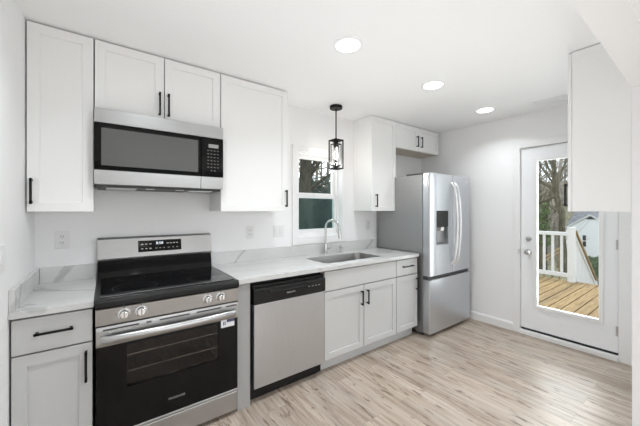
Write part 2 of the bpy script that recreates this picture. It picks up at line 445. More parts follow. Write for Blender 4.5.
# window_1: vinyl single-hung in a deep reveal
w1 = thing('window_1', (2.24, .08, WZ0), kind='structure')
fr = MB()
fr.box(WX0, WX0+.012, .06, .15, WZ0, WZ1).box(WX1-.015, WX1, .06, .15, WZ0, WZ1).box(WX0, WX1, .06, .15, WZ1-.012, WZ1).box(WX0, WX1, .06, .15, WZ0, WZ0+.03)
build(fr, 'frame', 'vinyl', w1)
def sash(x0, x1, z0, z1, y, s=.033, b=.045):
    return MB().box(x0, x0+s, y, y+.03, z0, z1, .003).box(x1-s, x1, y, y+.03, z0, z1, .003).box(x0+s, x1-s, y, y+.03, z1-.035, z1, .003).box(x0+s, x1-s, y, y+.03, z0, z0+b, .003)
SX0, SX1 = WX0+.012, WX1-.015
us = build(sash(SX0, SX1, 1.50, WZ1-.012, .115, .030, .04), 'upper_sash', 'vinyl', w1)
bx('glass_pane', 'glass', us, SX0+.03, SX1-.03, .128, .132, 1.53, WZ1-.04)
ls = build(sash(SX0, SX1, WZ0+.03, 1.515, .08, .030), 'lower_sash', 'vinyl', w1)
bx('glass_pane', 'glass', ls, SX0+.03, SX1-.03, .093, .097, WZ0+.07, 1.485)
bx('insect_screen', 'screen', w1, SX0+.01, SX1-.01, .148, .150, WZ0+.03, 1.49)
build(MB().box(2.20, 2.26, .075, .10, 1.513, 1.527, .003), 'sash_lock', 'vinyl', ls)
# window_2: window added to the unseen rear wall to let fill light in
w2 = thing('window_2', (2.0, YB-.08, .5), kind='structure')
f2 = MB().box(.5, .56, YB-.1, YB-.04, .5, 2.2).box(3.44, 3.5, YB-.1, YB-.04, .5, 2.2).box(.56, 3.44, YB-.1, YB-.04, .5, .56).box(.56, 3.44, YB-.1, YB-.04, 2.14, 2.2).box(1.97, 2.03, YB-.1, YB-.04, .56, 2.14).box(.56, 3.44, YB-.095, YB-.045, 1.32, 1.37)
build(f2, 'frame', 'vinyl', w2)

# door_1: half-glazed exterior door
d1 = thing('door_1', (XW+.012, -1.64, .03), kind='structure')
X0, X1 = XW+.012, XW+.055
GY0, GY1, GZ0, GZ1 = -1.404, -1.894, .329, 1.8765
sl = MB().box(X0, X1, GY0, DY0-.003, .066, DZ-.004).box(X0, X1, DY1+.006, GY1, .066, DZ-.005).box(X0, X1, GY1, GY0, .066, GZ0).box(X0, X1, GY1, GY0, GZ1, DZ-.005)
slab = build(sl, 'door_slab', 'door', d1)
def ringbox(x0, x1, y0, y1, z0, z1, w, bev=.004):   # y0<y1
    return MB().box(x0, x1, y0, y0+w, z0, z1, bev).box(x0, x1, y1-w, y1, z0, z1, bev).box(x0, x1, y0+w, y1-w, z0, z0+w, bev).box(x0, x1, y0+w, y1-w, z1-w, z1, bev)
build(ringbox(X0-.012, X0, GY1-.03, GY0+.03, GZ0-.03, GZ1+.03, .034), 'glazing_frame', 'trim', d1)
bx('glass_pane', 'glass', d1, X0+.018, X0+.023, GY1, GY0, GZ0, GZ1)
bx('door_sweep', 'rubber', d1, X0-.004, X1, DY1+.006, DY0-.006, .046, .066)
struct(MB().box(XW-.03, XW+.15, DY1, DY0, 0, .045, .004), 'trim_3', 'trim')   # threshold
kn = build(MB().lathe([(.030, 0), (.030, -.006), (.013, -.010), (.012, -.030), (.024, -.040), (.029, -.052), (.024, -.064), (.010, -.068)], (X0, -1.33, .898), 'x', 24), 'door_knob', 'nickel', d1, True)
db = build(MB().lathe([(.029, 0), (.029, -.007), (.022, -.016), (.020, -.018)], (X0, -1.33, 1.038), 'x', 24), 'deadbolt', 'nickel', d1, True)
build(MB().box(X0-.034, X0-.016, -1.346, -1.314, 1.033, 1.043, .003), 'thumb_turn', 'nickel', db)
for hz in (.262, 1.039, 1.80):
    build(MB().tube([(X0-.006, DY1+.004, hz-.045), (X0-.006, DY1+.004, hz+.045)], .007, 10).box(X0-.004, X0+.002, DY1+.004, DY1+.02, hz-.042, hz+.042), 'hinge', 'hinge', d1)
bx('strike_plate', 'hinge', d1, XW-.0175, XW-.016, DY0+.002, DY0+.012, .87, .925)

# ---------------------------------------------------------------- cabinets
def shaker(x0, x1, z0, z1, yf, th=.020, rail=.052, dep=.008, out=-1):
    """door in the xz plane, face at yf; out=-1 faces -y, +1 faces +y"""
    mb = MB(); bm = mb.bm; yb = yf-out*th; yi = yf-out*dep; e = .004; c = .0015
    def ring(ix, y): return [bm.verts.new((x0+ix, y, z0+ix)), bm.verts.new((x1-ix, y, z0+ix)), bm.verts.new((x1-ix, y, z1-ix)), bm.verts.new((x0+ix, y, z1-ix))]
    rs = [ring(0, yb), ring(0, yf-out*c), ring(c, yf), ring(rail, yf), ring(rail+e*.5, yi), ]
    for a, b in zip(rs, rs[1:]):
        for k in range(4): bm.faces.new((a[k], a[(k+1) % 4], b[(k+1) % 4], b[k]))
    bm.faces.new(rs[0][::-1]); bm.faces.new(rs[-1])
    return mb
def slabfront(x0, x1, z0, z1, yf, th=.020): return MB().box(x0, x1, yf, yf+th, z0, z1, .0015, 1)
def pull_v(x, z0, z1, yf, parent, r=.0055, out=-1):
    o = out*.032
    m = MB().box(x-r, x+r, min(yf+o, yf+o-out*.010), max(yf+o, yf+o-out*.010), z0, z1, .0015)
    for z in (z0+.010, z1-.010): m.box(x-r, x+r, min(yf, yf+o), max(yf, yf+o), z-r, z+r)
    return build(m, 'handle', 'black', parent, label='black bar pull')
def pull_h(x0, x1, z, yf, parent, r=.0055):
    m = MB().box(x0, x1, yf-.032, yf-.022, z-r, z+r, .0015)
    for x in (x0+.010, x1-.010): m.box(x-r, x+r, yf-.032, yf, z-r, z+r)
    return build(m, 'handle', 'black', parent, label='black bar pull')
def carcass(x0, x1, y0, y1, z0, z1, mat): return MB().box(x0, x1, y0, y1, z0, z1, .001, 1)

ZU, ZT = 1.342, 2.398
YU = -.294
def upper(label, x0, x1, z0, doors, handles, bottom='upper'):
    t = thing('wall_cabinet', ((x0+x1)/2, -.14, z0), label, 'cabinet')
    a, b, f, w = x0+.0025, x1-.0025, YU+.022, .016        # open-fronted box
    build(MB().box(a, a+w, f, -.001, z0+.002, ZT).box(b-w, b, f, -.001, z0+.002, ZT).box(a+w, b-w, f, -.001, z0+.002, z0+.018)
          .box(a+w, b-w, f, -.001, ZT-.016, ZT).box(a+w, b-w, -.012, -.001, z0+.018, ZT-.016), 'cabinet_box', 'upper', t)
    for (a, b), (hx, h0, h1) in zip(doors, handles):
        d = build(shaker(a, b, z0, ZT-.004, YU), 'door', 'upper', t)
        pull_v(hx, h0, h1, YU, d)
    if bottom != 'upper':
        bx('bottom_panel', bottom, t, x0+.018, x1-.018, YU+.026, -.005, z0-.004, z0+.002)
    return t
upper('tall white shaker wall cabinet in the corner, between the wall and the microwave', .004, .2995, ZU, [(.0065, .2965)], [(.026, 1.384, 1.526)])
upper('short white two-door wall cabinet directly above the microwave', .3005, 1.0635, 1.972, [(.3035, .6795), (.6845, 1.0605)], [(.652, 1.991, 2.146), (.706, 1.991, 2.146)])
upper('wide white single-door wall cabinet between the microwave and the window', 1.0645, 1.655, ZU, [(1.0675, 1.652)], [(1.632, 1.378, 1.527)])
upper('narrow white wall cabinet between the window and the refrigerator', 2.7135, 3.124, ZU, [(2.7165, 3.121)], [(2.777, 1.385, 1.529)])
upper('small white two-door wall cabinet above the refrigerator', 3.126, 4.0145, 2.098, [(3.129, 3.5675), (3.5725, 4.0115)], [(3.525, 2.146, 2.284), (3.612, 2.146, 2.284)], 'ply')
# cabinet on the opposite side, seen by its end panel
t = thing('wall_cabinet', (3.2, -2.1, ZU), 'white wall cabinet facing the sink side, showing its plain end panel before the glazed door', 'cabinet')
bx('cabinet_box', 'upper', t, 2.857, 3.70, YO+.001, -1.970, ZU, ZT)
for a, b in ((2.857, 3.277), (3.281, 3.70)):
    d = build(shaker(a, b, ZU, ZT-.004, -1.948, out=1), 'door', 'upper', t)
    pull_v(b-.03 if a < 3 else a+.03, 1.384, 1.526, -1.948, d, out=1)

ZB, ZBT = .108, .850          # base fronts
YF = -.632
def base(name, label, x0, x1):
    t = thing(name, ((x0+x1)/2, -.3, 0), label, 'cabinet')
    a, b, f, w = x0+.001, x1-.001, YF+.022, .016          # open-fronted box: sides, floor, back and a top rail
    build(MB().box(a, a+w, f, -.003, ZB-.004, ZBT).box(b-w, b, f, -.003, ZB-.004, ZBT).box(a+w, b-w, f, -.003, ZB-.004, ZB+.012)
          .box(a+w, b-w, -.015, -.003, ZB+.012, ZBT).box(a+w, b-w, f, f+.06, ZBT-.012, ZBT), 'cabinet_box', 'carcass', t)
    bx('toe_kick', 'base', t, x0+.001, x1-.001, -.561, -.545, 0, ZB-.005)
    return t
t = base('base_cabinet', 'pale grey base cabinet with one drawer and one door, in the corner beside the range', .006, .303)
d = build(slabfront(.0085, .301, .678, .841, YF), 'drawer', 'base', t); pull_h(.085, .228, .767, YF, d)
d = build(shaker(.0085, .301, ZB, .6705, YF), 'door', 'base', t); pull_v(.276, .482, .637, YF, d)
t = base('sink_cabinet', 'pale grey two-door sink base cabinet under the sink', 1.8026, 2.7136)
build(slabfront(1.8065, 2.7095, .678, .841, YF), 'false_drawer', 'base', t)
d = build(shaker(1.8065, 2.2545, ZB, .6705, YF), 'door', 'base', t); pull_v(2.222, .492, .625, YF, d)
d = build(shaker(2.2615, 2.7095, ZB, .6705, YF), 'door', 'base', t); pull_v(2.294, .492, .625, YF, d)
t = base('base_cabinet', 'narrow pale grey base cabinet with one drawer and one door beside the refrigerator', 2.7136, 3.062)
d = build(slabfront(2.7175, 3.059, .678, .841, YF), 'drawer', 'base', t); pull_h(2.805, 2.965, .770, YF, d)
d = build(shaker(2.7175, 3.059, ZB, .6705, YF), 'door', 'base', t); pull_v(3.035, .502, .630, YF, d)
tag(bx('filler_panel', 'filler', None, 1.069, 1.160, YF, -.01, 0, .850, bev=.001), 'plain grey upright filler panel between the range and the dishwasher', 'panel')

# ---------------------------------------------------------------- worktops and upstands
CT, CB = .885, .853
tag(build(MB().box(.002, .308, -.650, -.002, CB, CT, .002), 'countertop', 'quartz'), 'short white veined quartz countertop in the corner beside the range', 'countertop')
tag(bx('backsplash', 'quartz', None, .022, .308, -.021, -.001, CT, .985, bev=.001), 'short grey-veined quartz upstand on the wall behind the corner counter', 'backsplash')
tag(bx('backsplash', 'quartz', None, .001, .021, -.640, -.001, CT, .985, bev=.001), 'quartz upstand running along the side wall at the corner counter', 'backsplash')
def rrect(x0, x1, y0, y1, r, n=6):
    P = []
    for cx, cy, a0 in ((x1-r, y1-r, 0), (x0+r, y1-r, 90), (x0+r, y0+r, 180), (x1-r, y0+r, 270)):
        for k in range(n+1):
            a = R(a0+90*k/n); P.append((cx+r*math.cos(a), cy+r*math.sin(a)))
    return P
SK = (1.90, 2.615, -.535, -.175)
def counter_with_hole(x0, x1, y0, y1, hole, z0, z1):
    mb = MB(); bm = mb.bm
    for z in (z0, z1):
        O = [bm.verts.new((x, y, z)) for x, y in ((x0, y0), (x1, y0), (x1, y1), (x0, y1))]
        H = [bm.verts.new((x, y, z)) for x, y in hole]
        es = [bm.edges.new((L[k], L[(k+1) % len(L)])) for L in (O, H) for k in range(len(L))]
        bmesh.ops.triangle_fill(bm, edges=es, use_beauty=True, use_dissolve=False)
        if z == z0: O0, H0 = O, H
    for A, B in ((O0, O), (H0, H)):
        for k in range(len(A)): bm.faces.new((A[k], A[(k+1) % len(A)], B[(k+1) % len(A)], B[k]))
    return mb
tag(build(counter_with_hole(1.067, 3.066, -.650, -.002, rrect(*SK, .05), CB, CT), 'countertop', 'quartz2'), 'long white veined quartz countertop around the sink and above the dishwasher', 'countertop')
tag(bx('backsplash', 'quartz2', None, 1.067, 3.095, -.021, -.001, CT, .990, bev=.001), 'long grey-veined quartz upstand on the wall behind the sink', 'backsplash')
# sink
t = thing('sink', (2.26, -.355, .66), 'rectangular stainless steel undermount sink under the window', 'sink')
mb = MB(); rings = []
def sinkring(i, z, r): return [mb.bm.verts.new((x, y, z)) for x, y in rrect(SK[0]+i, SK[1]-i, SK[2]+i, SK[3]-i, r)]
for i, z, r in ((.0008, CB-.02, .050), (.0008, CT-.003, .050), (.003, CT-.003, .050), (.004, CT-.006, .050), (.006, .70, .055), (.012, .68, .055), (.035, .672, .06), (.30*.5, .668, .03)): rings.append(sinkring(i, z, r))
for a, b in zip(rings, rings[1:]):
    for k in range(len(a)): mb.bm.faces.new((a[k], a[(k+1) % len(a)], b[(k+1) % len(a)], b[k]))
mb.bm.faces.new(rings[-1])
sk = build(mb, 'basin', 'sinksteel', t, True)
build(MB().lathe([(.045, .001), (.045, .004), (.035, .006), (.030, .002), (.010, .0015)], (2.26, -.34, .668), 'z', 24), 'drain', 'chrome', t, True)
# faucet
fx, fy = 2.236, -.085
t = thing('faucet', (fx, fy, CT), 'tall brushed nickel gooseneck pull-down faucet behind the sink', 'faucet')
build(MB().lathe([(.027, 0), (.027, .008), (.020, .014), (.0185, .10), (.0165, .112)], (fx, fy, CT), 'z', 24), 'faucet_body', 'nickel', t, True)
arc = [(fx, fy, CT+.10), (fx, fy, CT+.20), (fx, fy, CT+.285)]
ang = R(-62); dx, dy = math.cos(ang), math.sin(ang); rad = .075
for k in range(1, 13):
    a = math.pi*k/12*1.0
    arc.append((fx+dx*rad*(1-math.cos(a)), fy+dy*rad*(1-math.cos(a)), CT+.285+rad*math.sin(a)))
arc.append((fx+dx*.152, fy+dy*.152, CT+.265))
build(MB().tube(arc, .0115, 14), 'gooseneck', 'nickel', t, True)
hx, hy = fx+dx*.155, fy+dy*.155
build(MB().tube([(hx, hy, CT+.275), (hx, hy, CT+.262), (hx+dx*.006, hy+dy*.006, CT+.20), (hx+dx*.009, hy+dy*.009, CT+.172)], [.013, .0155, .0175, .0195], 16), 'spray_head', 'nickel', t, True)
build(MB().tube([(fx, fy, CT+.062), (fx+.04, fy-.01, CT+.066), (fx+.052, fy-.013, CT+.067)], [.013, .013, .011], 14).tube([(fx+.046, fy-.012, CT+.066), (fx+.078, fy-.030, CT+.092)], [.006, .0045], 10), 'lever', 'nickel', t, True)
t = thing('soap_dispenser', (2.445, -.085, CT), 'short brushed nickel soap dispenser on the counter beside the faucet', 'dispenser')
build(MB().lathe([(.021, 0), (.021, .006), (.014, .010), (.013, .045), (.0165, .048), (.0165, .070), (.010, .076)], (2.445, -.085, CT), 'z', 20), 'body', 'nickel', t, True)
build(MB().tube([(2.445, -.085, CT+.062), (2.43, -.12, CT+.066), (2.42, -.145, CT+.058)], [.008, .007, .006], 10), 'nozzle', 'nickel', t, True)

# ---------------------------------------------------------------- range
RX0, RX1, RY = .314, 1.064, -.655
t = thing('range', ((RX0+RX1)/2, -.33, 0), 'stainless steel electric range with black glass cooktop and oven door', 'range')
build(MB().box(RX0+.004, RX1-.004, -.615, -.02, .04, .835), 'oven_body', 'darkgrey', t)
# oven cavity is set into the front: door carries its own cavity box so the racks show through the glass
build(MB().prism([(-.668, .842), (-.675, .852), (-.675, .872), (-.664, .888), (-.02, .888), (-.02, .836), (-.62, .836)], RX0-.002, RX1+.002, 'x'), 'cooktop_frame', 'blackplastic', t)
ck = build(MB().box(RX0+.018, RX1-.018, -.635, -.085, .8875, .892, .001), 'cooktop_glass', 'cooktop', t)
def ringflat(cx, cy, r, z, w=.003, seg=48):
    m = MB()
    A = [m.bm.verts.new((cx+r*math.cos(2*math.pi*k/seg), cy+r*math.sin(2*math.pi*k/seg), z)) for k in range(seg)]
    B = [m.bm.verts.new((cx+(r-w)*math.cos(2*math.pi*k/seg), cy+(r-w)*math.sin(2*math.pi*k/seg), z)) for k in range(seg)]
    for k in range(seg): m.bm.faces.new((A[k], A[(k+1) % seg], B[(k+1) % seg], B[k]))
    return m
for cx, cy, r in ((.50, -.47, .115), (.89, -.47, .095), (.50, -.20, .080), (.89, -.20, .080), (.695, -.18, .055)):
    build(ringflat(cx, cy, r, .8924), 'burner_ring', 'ring', ck)
# control strip with knobs
cp = build(MB().prism([(RY, .748), (RY-.004, .752), (RY-.012, .836), (RY-.004, .842), (-.60, .842), (-.60, .748)], RX0, RX1, 'x'), 'control_strip', 'steel', t)
for kx in (.436, .514, .868, .948):
    k_ = build(MB().lathe([(.027, 0), (.027, -.004), (.023, -.006), (.021, -.026), (.017, -.030)], (kx, RY-.008, .797), 'y', 28), 'knob', 'chrome', t, True)
    build(MB().lathe([(.031, .002), (.031, -.002), (.0275, -.003)], (kx, RY-.008, .797), 'y', 28), 'knob_bezel', 'steeldark', k_, True)
    build(MB().box(kx-.003, kx+.003, RY-.047, RY-.036, .778, .816, .001), 'knob_grip', 'steeldark', k_)
    bx('knob_mark', 'black', k_, kx-.0025, kx+.0025, RY-.0145, RY-.0115, .826, .832)
    for q in (-1, 1): bx('knob_mark', 'greyprint', k_, kx+q*.036-.004, kx+q*.036+.004, RY-.0135, RY-.009, .800, .803)
# oven door
OD0, OD1 = .170, .742
WX = (.449, .940, .395, .622)
dr = MB()
dr.box(RX0+.002, WX[0], RY, RY+.035, OD0, .640).box(WX[1], RX1-.002, RY, RY+.035, OD0, .640).box(WX[0], WX[1], RY, RY+.035, OD0, WX[2]).box(WX[0], WX[1], RY, RY+.035, WX[3], .640)
od = build(dr, 'oven_door', 'blackglass', t, label='black glass oven door with a clear window')
hp = MB().prism([(RY+.035, .640), (RY-.001, .640), (RY-.006, .655), (RY-.006, .725), (RY, .742), (RY+.035, .742)], RX0+.002, RX1-.002, 'x')
htrim = build(hp, 'door_top_trim', 'steel', od)
for a, b in ((RX0+.03, RX0+.19), (RX0+.225, RX0+.25), (RX0+.29, RX0+.45), (RX0+.49, RX0+.64), (RX0+.67, RX0+.74)):
    bx('vent_slot', 'slot', htrim, a, b, RY-.0072, RY-.004, .722, .730)
n = 24; pts = []
for k in range(n+1):
    u = k/n; x = RX0+.02+u*(RX1-RX0-.04)
    y = RY-.012-.040*min(1, math.sin(math.pi*min(max(u, .0), 1))**.35 if 0 < u < 1 else 0)
    pts.append((x, y, .682))
hb = MB()
hm = []
for p in pts:
    hm.append([hb.bm.verts.new((p[0], p[1]+.012*c_, p[2]+.021*s_)) for c_, s_ in [(math.cos(2*math.pi*q/12), math.sin(2*math.pi*q/12)) for q in range(12)]])
for a, b in zip(hm, hm[1:]):
    for q in range(12): hb.bm.faces.new((a[q], a[(q+1) % 12], b[(q+1) % 12], b[q]))
hb.bm.faces.new(hm[0]); hb.bm.faces.new(hm[-1])
build(hb, 'door_handle', 'steel', od, True)
bx('door_window', 'ovenpane', od, WX[0], WX[1], RY+.004, RY+.008, WX[2], WX[3])
cav = MB(); x0, x1, z0, z1 = WX[0]-.05, WX[1]+.05, .30, .66; y0, y1 = RY+.036, -.16
cav.quad((x0, y1, z0), (x1, y1, z0), (x1, y1, z1), (x0, y1, z1)).quad((x0, y0, z0), (x0, y1, z0), (x0, y1, z1), (x0, y0, z1)).quad((x1, y0, z0), (x1, y1, z0), (x1, y1, z1), (x1, y0, z1)).quad((x0, y0, z0), (x1, y0, z0), (x1, y1, z0), (x0, y1, z0)).quad((x0, y0, z1), (x1, y0, z1), (x1, y1, z1), (x0, y1, z1))
OVEN_CAV = (x0, x1, y0, y1, z0, z1)
build(cav, 'oven_cavity', 'enamel', t)
for rz in (.455, .545):
    rk = MB()
    for y in (-.60, -.20): rk.tube([(x0+.01, y, rz), (x1-.01, y, rz)], .0045, 8)
    for k in range(16):
        x = x0+.03+k*(x1-x0-.06)/15; rk.tube([(x, -.60, rz), (x, -.20, rz)], .002, 6)
    build(rk, 'oven_rack', 'chrome', t, True)
text('brand_lettering', 'FRIGIDAIRE', .018, (.695, RY-.0005, .252), FACE, 'greyprint', od, .088)
st = build(MB().box(.953, 1.040, RY-.0012, RY, .592, .640), 'sticker', 'sticker', od, label='white sticker with dark blue heading')
bx('sticker_heading', 'stickerink', st, .990, 1.040, RY-.0018, RY-.0010, .622, .640)
for q in (.966, .976): bx('sticker_code', 'stickerink', st, q, q+.006, RY-.0018, RY-.0010, .606, .630)
bx('bottom_trim', 'steel', od, RX0+.002, RX1-.002, RY-.004, RY+.03, .158, .172, bev=.002)
dw_ = build(MB().box(RX0+.004, RX1-.004, RY, RY+.03, .030, .152, .003), 'storage_drawer', 'steel', t)
for lx in (RX0+.05, RX1-.05):
    for ly in (-.58, -.08): build(MB().lathe([(.018, 0), (.018, .008), (.010, .010), (.010, .042)], (lx, ly, 0), 'z', 12), 'foot', 'black', t, True)
# backguard
bgm = MB().prism([(-.020, .888), (-.095, .888), (-.085, .93), (-.070, 1.010), (-.020, 1.010)], RX0, RX1-.008, 'x')
bgp = build(bgm, 'backguard_base', 'blackglass', t)
bg2 = build(MB().prism([(-.020, 1.010), (-.088, 1.006), (-.092, 1.018), (-.062, 1.148), (-.052, 1.160), (-.020, 1.160)], RX0-.001, RX1-.008, 'x'), 'backguard', 'steel', t)
def bgy(z): return -.092+(z-1.018)/.13*.030
def bgpanel(x0, x1, z0, z1, off, name, mat, par):
    m = MB(); a, b = bgy(z0)-off, bgy(z1)-off
    m.prism([(a, z0), (b, z1), (b+.006, z1), (a+.006, z0)], x0, x1, 'x'); return build(m, name, mat, par)
cpn = bgpanel(.545, .830, 1.048, 1.128, .0012, 'control_display', 'blackglass', t)
tilt = Euler((R(90)-math.atan(.030/.13), 0, 0))
text('clock_digits', '8:58', .026, (.682, bgy(1.106)-.0022, 1.106), tilt, 'display', cpn, .046)
random.seed(3)
for k, x in enumerate((.570, .596, .622, .735, .757, .779, .801)):
    bgpanel(x-.007, x+.007, 1.100, 1.105, .0018, 'key_legend', 'print', cpn)
for x in (.570, .596, .622, .660, .685, .710, .742, .772, .801):
    bgpanel(x-.006, x+.006, 1.068, 1.073, .0018, 'key_legend', 'print' if x < .63 else 'greyprint', cpn)

# ---------------------------------------------------------------- microwave
MX0, MX1, MY, MZ0, MZ1 = .301, 1.058, -.378, 1.500, 1.958
t = thing('microwave', (.68, -.19, MZ0), 'stainless and black over-the-range microwave mounted under the short cabinet', 'microwave')
build(MB().box(MX0, MX1, -.335, -.004, MZ0+.012, MZ1, .002), 'case', 'darkgrey', t)
build(MB().box(MX0, MX1, MY, -.336, 1.872, MZ1, .003), 'top_trim', 'steel', t)
md = build(MB().box(MX0, .900, MY, -.336, 1.592, 1.870, .003), 'door', 'blackglass', t)
build(MB().box(.335, .882, MY-.0012, MY+.004, 1.618, 1.842, .001), 'door_window', 'mwglass', md)
pn = build(MB().box(.903, MX1, MY, -.336, 1.592, 1.870, .003), 'control_panel', 'blackglass', t)
bx('display', 'greyprint', pn, .952, 1.022, MY-.001, MY+.001, 1.800, 1.826)
for r_ in range(7):
    z = 1.776-r_*.024
    for c_ in range(4):
        if r_ == 6 and c_ in (0, 3): continue
        w_ = .012; x = .944+c_*.0225
        bx('key_legend', 'dimprint', pn, x, x+w_, MY-.0008, MY+.001, z, z+.007)
BP = [(MY, 1.589), (MY+.011, MZ0+.006), (MY+.014, MZ0+.004), (-.336, MZ0+.004), (-.336, 1.589)]
bm_ = build(MB().prism(BP, MX0, .900, 'x'), 'bottom_trim', 'steel', t)
build(MB().prism(BP, .903, MX1, 'x'), 'bottom_trim', 'steel', t)
up = build(MB().box(MX0+.012, MX1-.012, -.345, -.02, MZ0-.010, MZ0+.012, .003), 'underside', 'darkgrey', t)
for a, b in ((.36, .52), (.84, 1.00)): bx('grease_filter', 'steeldark', up, a, b, -.30, -.08, MZ0-.014, MZ0-.009)
for a in (.57, .75): bx('task_light_lens', 'white', up, a, a+.05, -.33, -.29, MZ0-.013, MZ0-.009)

# ---------------------------------------------------------------- dishwasher
DX0, DX1, DF = 1.166, 1.799, -.645
t = thing('dishwasher', (1.48, -.33, 0), 'stainless steel dishwasher with a black control panel, under the long counter', 'dishwasher')
build(MB().box(DX0, DX1, -.585, -.02, .012, .845), 'tub', 'blackplastic', t)
dd = build(MB().box(DX0+.018, DX1-.004, DF, -.585, .105, .690, .004), 'door', 'steelv', t)
cp = MB().prism([(-.585, .692), (DF-.003, .692), (DF-.010, .705), (DF-.010, .790), (DF-.004, .800), (DF+.018, .806), (DF+.018, .822), (-.585, .822)], DX0+.014, DX1-.002, 'x')
pn = build(cp, 'control_panel', 'blackplastic', t)
build(MB().prism([(DF-.004, .786), (DF-.022, .780), (DF-.024, .770), (DF-.010, .764)], 1.29, 1.64, 'x'), 'pocket_handle', 'blackplastic', pn)
text('brand_lettering', 'FRIGIDAIRE', .015, (1.475, DF-.0105, .740), FACE, 'print', pn, .072)
for k in range(4): bx('indicator', 'greyprint', pn, 1.63+k*.032, 1.645+k*.032, DF-.0112, DF-.009, .752, .758)
bx('kick_plate', 'black', t, DX0+.004, DX1-.03, -.575, -.56, 0, .100)

# ---------------------------------------------------------------- refrigerator
FX0, FX1, FY = 3.100, 3.945, -.755
t = thing('refrigerator', (3.52, -.38, 0), 'stainless steel french-door refrigerator with water dispenser and bottom freezer', 'refrigerator')
build(MB().box(FX0, FX1, -.668, -.035, .03, 1.735, .004), 'case', 'fridgeside', t)
build(MB().box(FX0+.01, FX1-.01, -.668, -.45, 1.735, 1.752, .004), 'hinge_cover', 'darkgrey', t)
bx('toe_grille', 'darkgrey', t, FX0+.01, FX1-.01, -.655, -.60, .006, .04)
XS = 3.555
def fdoor(x0, x1, z0, z1, rl, rr):
    """door with rounded front vertical corners"""
    P = [(x0, -.675), (x1, -.675)]
    for k in range(6):
        a = R(90*k/5); P.append((x1-rr+rr*math.cos(a), FY+rr-rr*math.sin(a)))
    for k in range(6):
        a = R(90*k/5); P.append((x0+rl-rl*math.sin(a), FY+rl-rl*math.cos(a)))
    return P
def prism_z(poly, z0, z1): return MB().prism(poly, z0, z1, 'z')
DPX0, DPX1, DPZ0, DPZ1 = 3.225, 3.455, .965, 1.345
# door with dispenser recess, built as a slab around the opening
ld = MB()
P = fdoor(FX0, DPX0, .648, 1.748, .014, .0005); ld.prism(P, .648, 1.748, 'z')
ld.prism(fdoor(DPX1, XS-.004, .648, 1.748, .0005, .008), .648, 1.748, 'z')
ld.box(DPX0, DPX1, FY, -.675, .648, DPZ0).box(DPX0, DPX1, FY, -.675, DPZ1, 1.748)
L = build(ld, 'fridge_door', 'steelv', t, True)
rc = MB()
rc.quad((DPX0, -.69, DPZ0), (DPX1, -.69, DPZ0), (DPX1, -.69, DPZ1), (DPX0, -.69, DPZ1))
rc.quad((DPX0, FY, DPZ0), (DPX1, FY, DPZ0), (DPX1, -.69, DPZ0+.02), (DPX0, -.69, DPZ0+.02))
disp = build(rc, 'dispenser_recess', 'steeldark', L)
build(MB().box(DPX0+.002, DPX1-.002, FY-.003, -.70, 1.165, DPZ1, .004), 'dispenser_panel', 'blackplastic', L)
build(MB().box(3.31, 3.37, FY-.001, -.71, 1.125, 1.166, .004), 'dispenser_spout', 'white', L)
build(MB().box(3.30, 3.38, -.715, -.705, 1.02, 1.125, .003), 'dispenser_paddle', 'steel', L)
build(MB().box(DPX0+.004, DPX1-.004, FY+.002, -.70, DPZ0, DPZ0+.014, .003), 'drip_tray', 'steeldark', L)
Rd = build(MB().prism(fdoor(XS+.004, FX1, .648, 1.748, .008, .014), .648, 1.748, 'z'), 'fridge_door', 'steelv', t, True)
def fhandle(x, par):
    n = 20; pts = []
    for k in range(n+1):
        u = k/n; z = .735+u*(1.66-.735); y = FY-.018-.050*math.sin(math.pi*u)**.6 if 0 < u < 1 else FY+.002
        pts.append((x, y, z))
    return build(MB().tube(pts, .0125, 12), 'door_handle', 'handlesteel', par, True)
fhandle(XS-.032, L); fhandle(XS+.036, Rd)
text('brand_lettering', 'FRIGIDAIRE', .014, (3.865, FY-.0005, 1.692), FACE, 'white', Rd, .062)
fz = build(MB().prism(fdoor(FX0, FX1, .04, .612, .014, .014), .04, .606, 'z'), 'freezer_drawer', 'steelv', t, True)
build(MB().box(FX0+.004, FX1-.004, FY+.024, -.672, .606, .646), 'drawer_grip', 'darkgrey', fz)
for lx in (FX0+.05, FX1-.05):
    build(MB().lathe([(.02, 0), (.02, .012), (.01, .014), (.01, .035)], (lx, -.60, 0), 'z', 12), 'foot', 'black', t, True)
    build(MB().lathe([(.02, 0), (.02, .012), (.01, .014), (.01, .035)], (lx, -.10, 0), 'z', 12), 'foot', 'black', t, True)

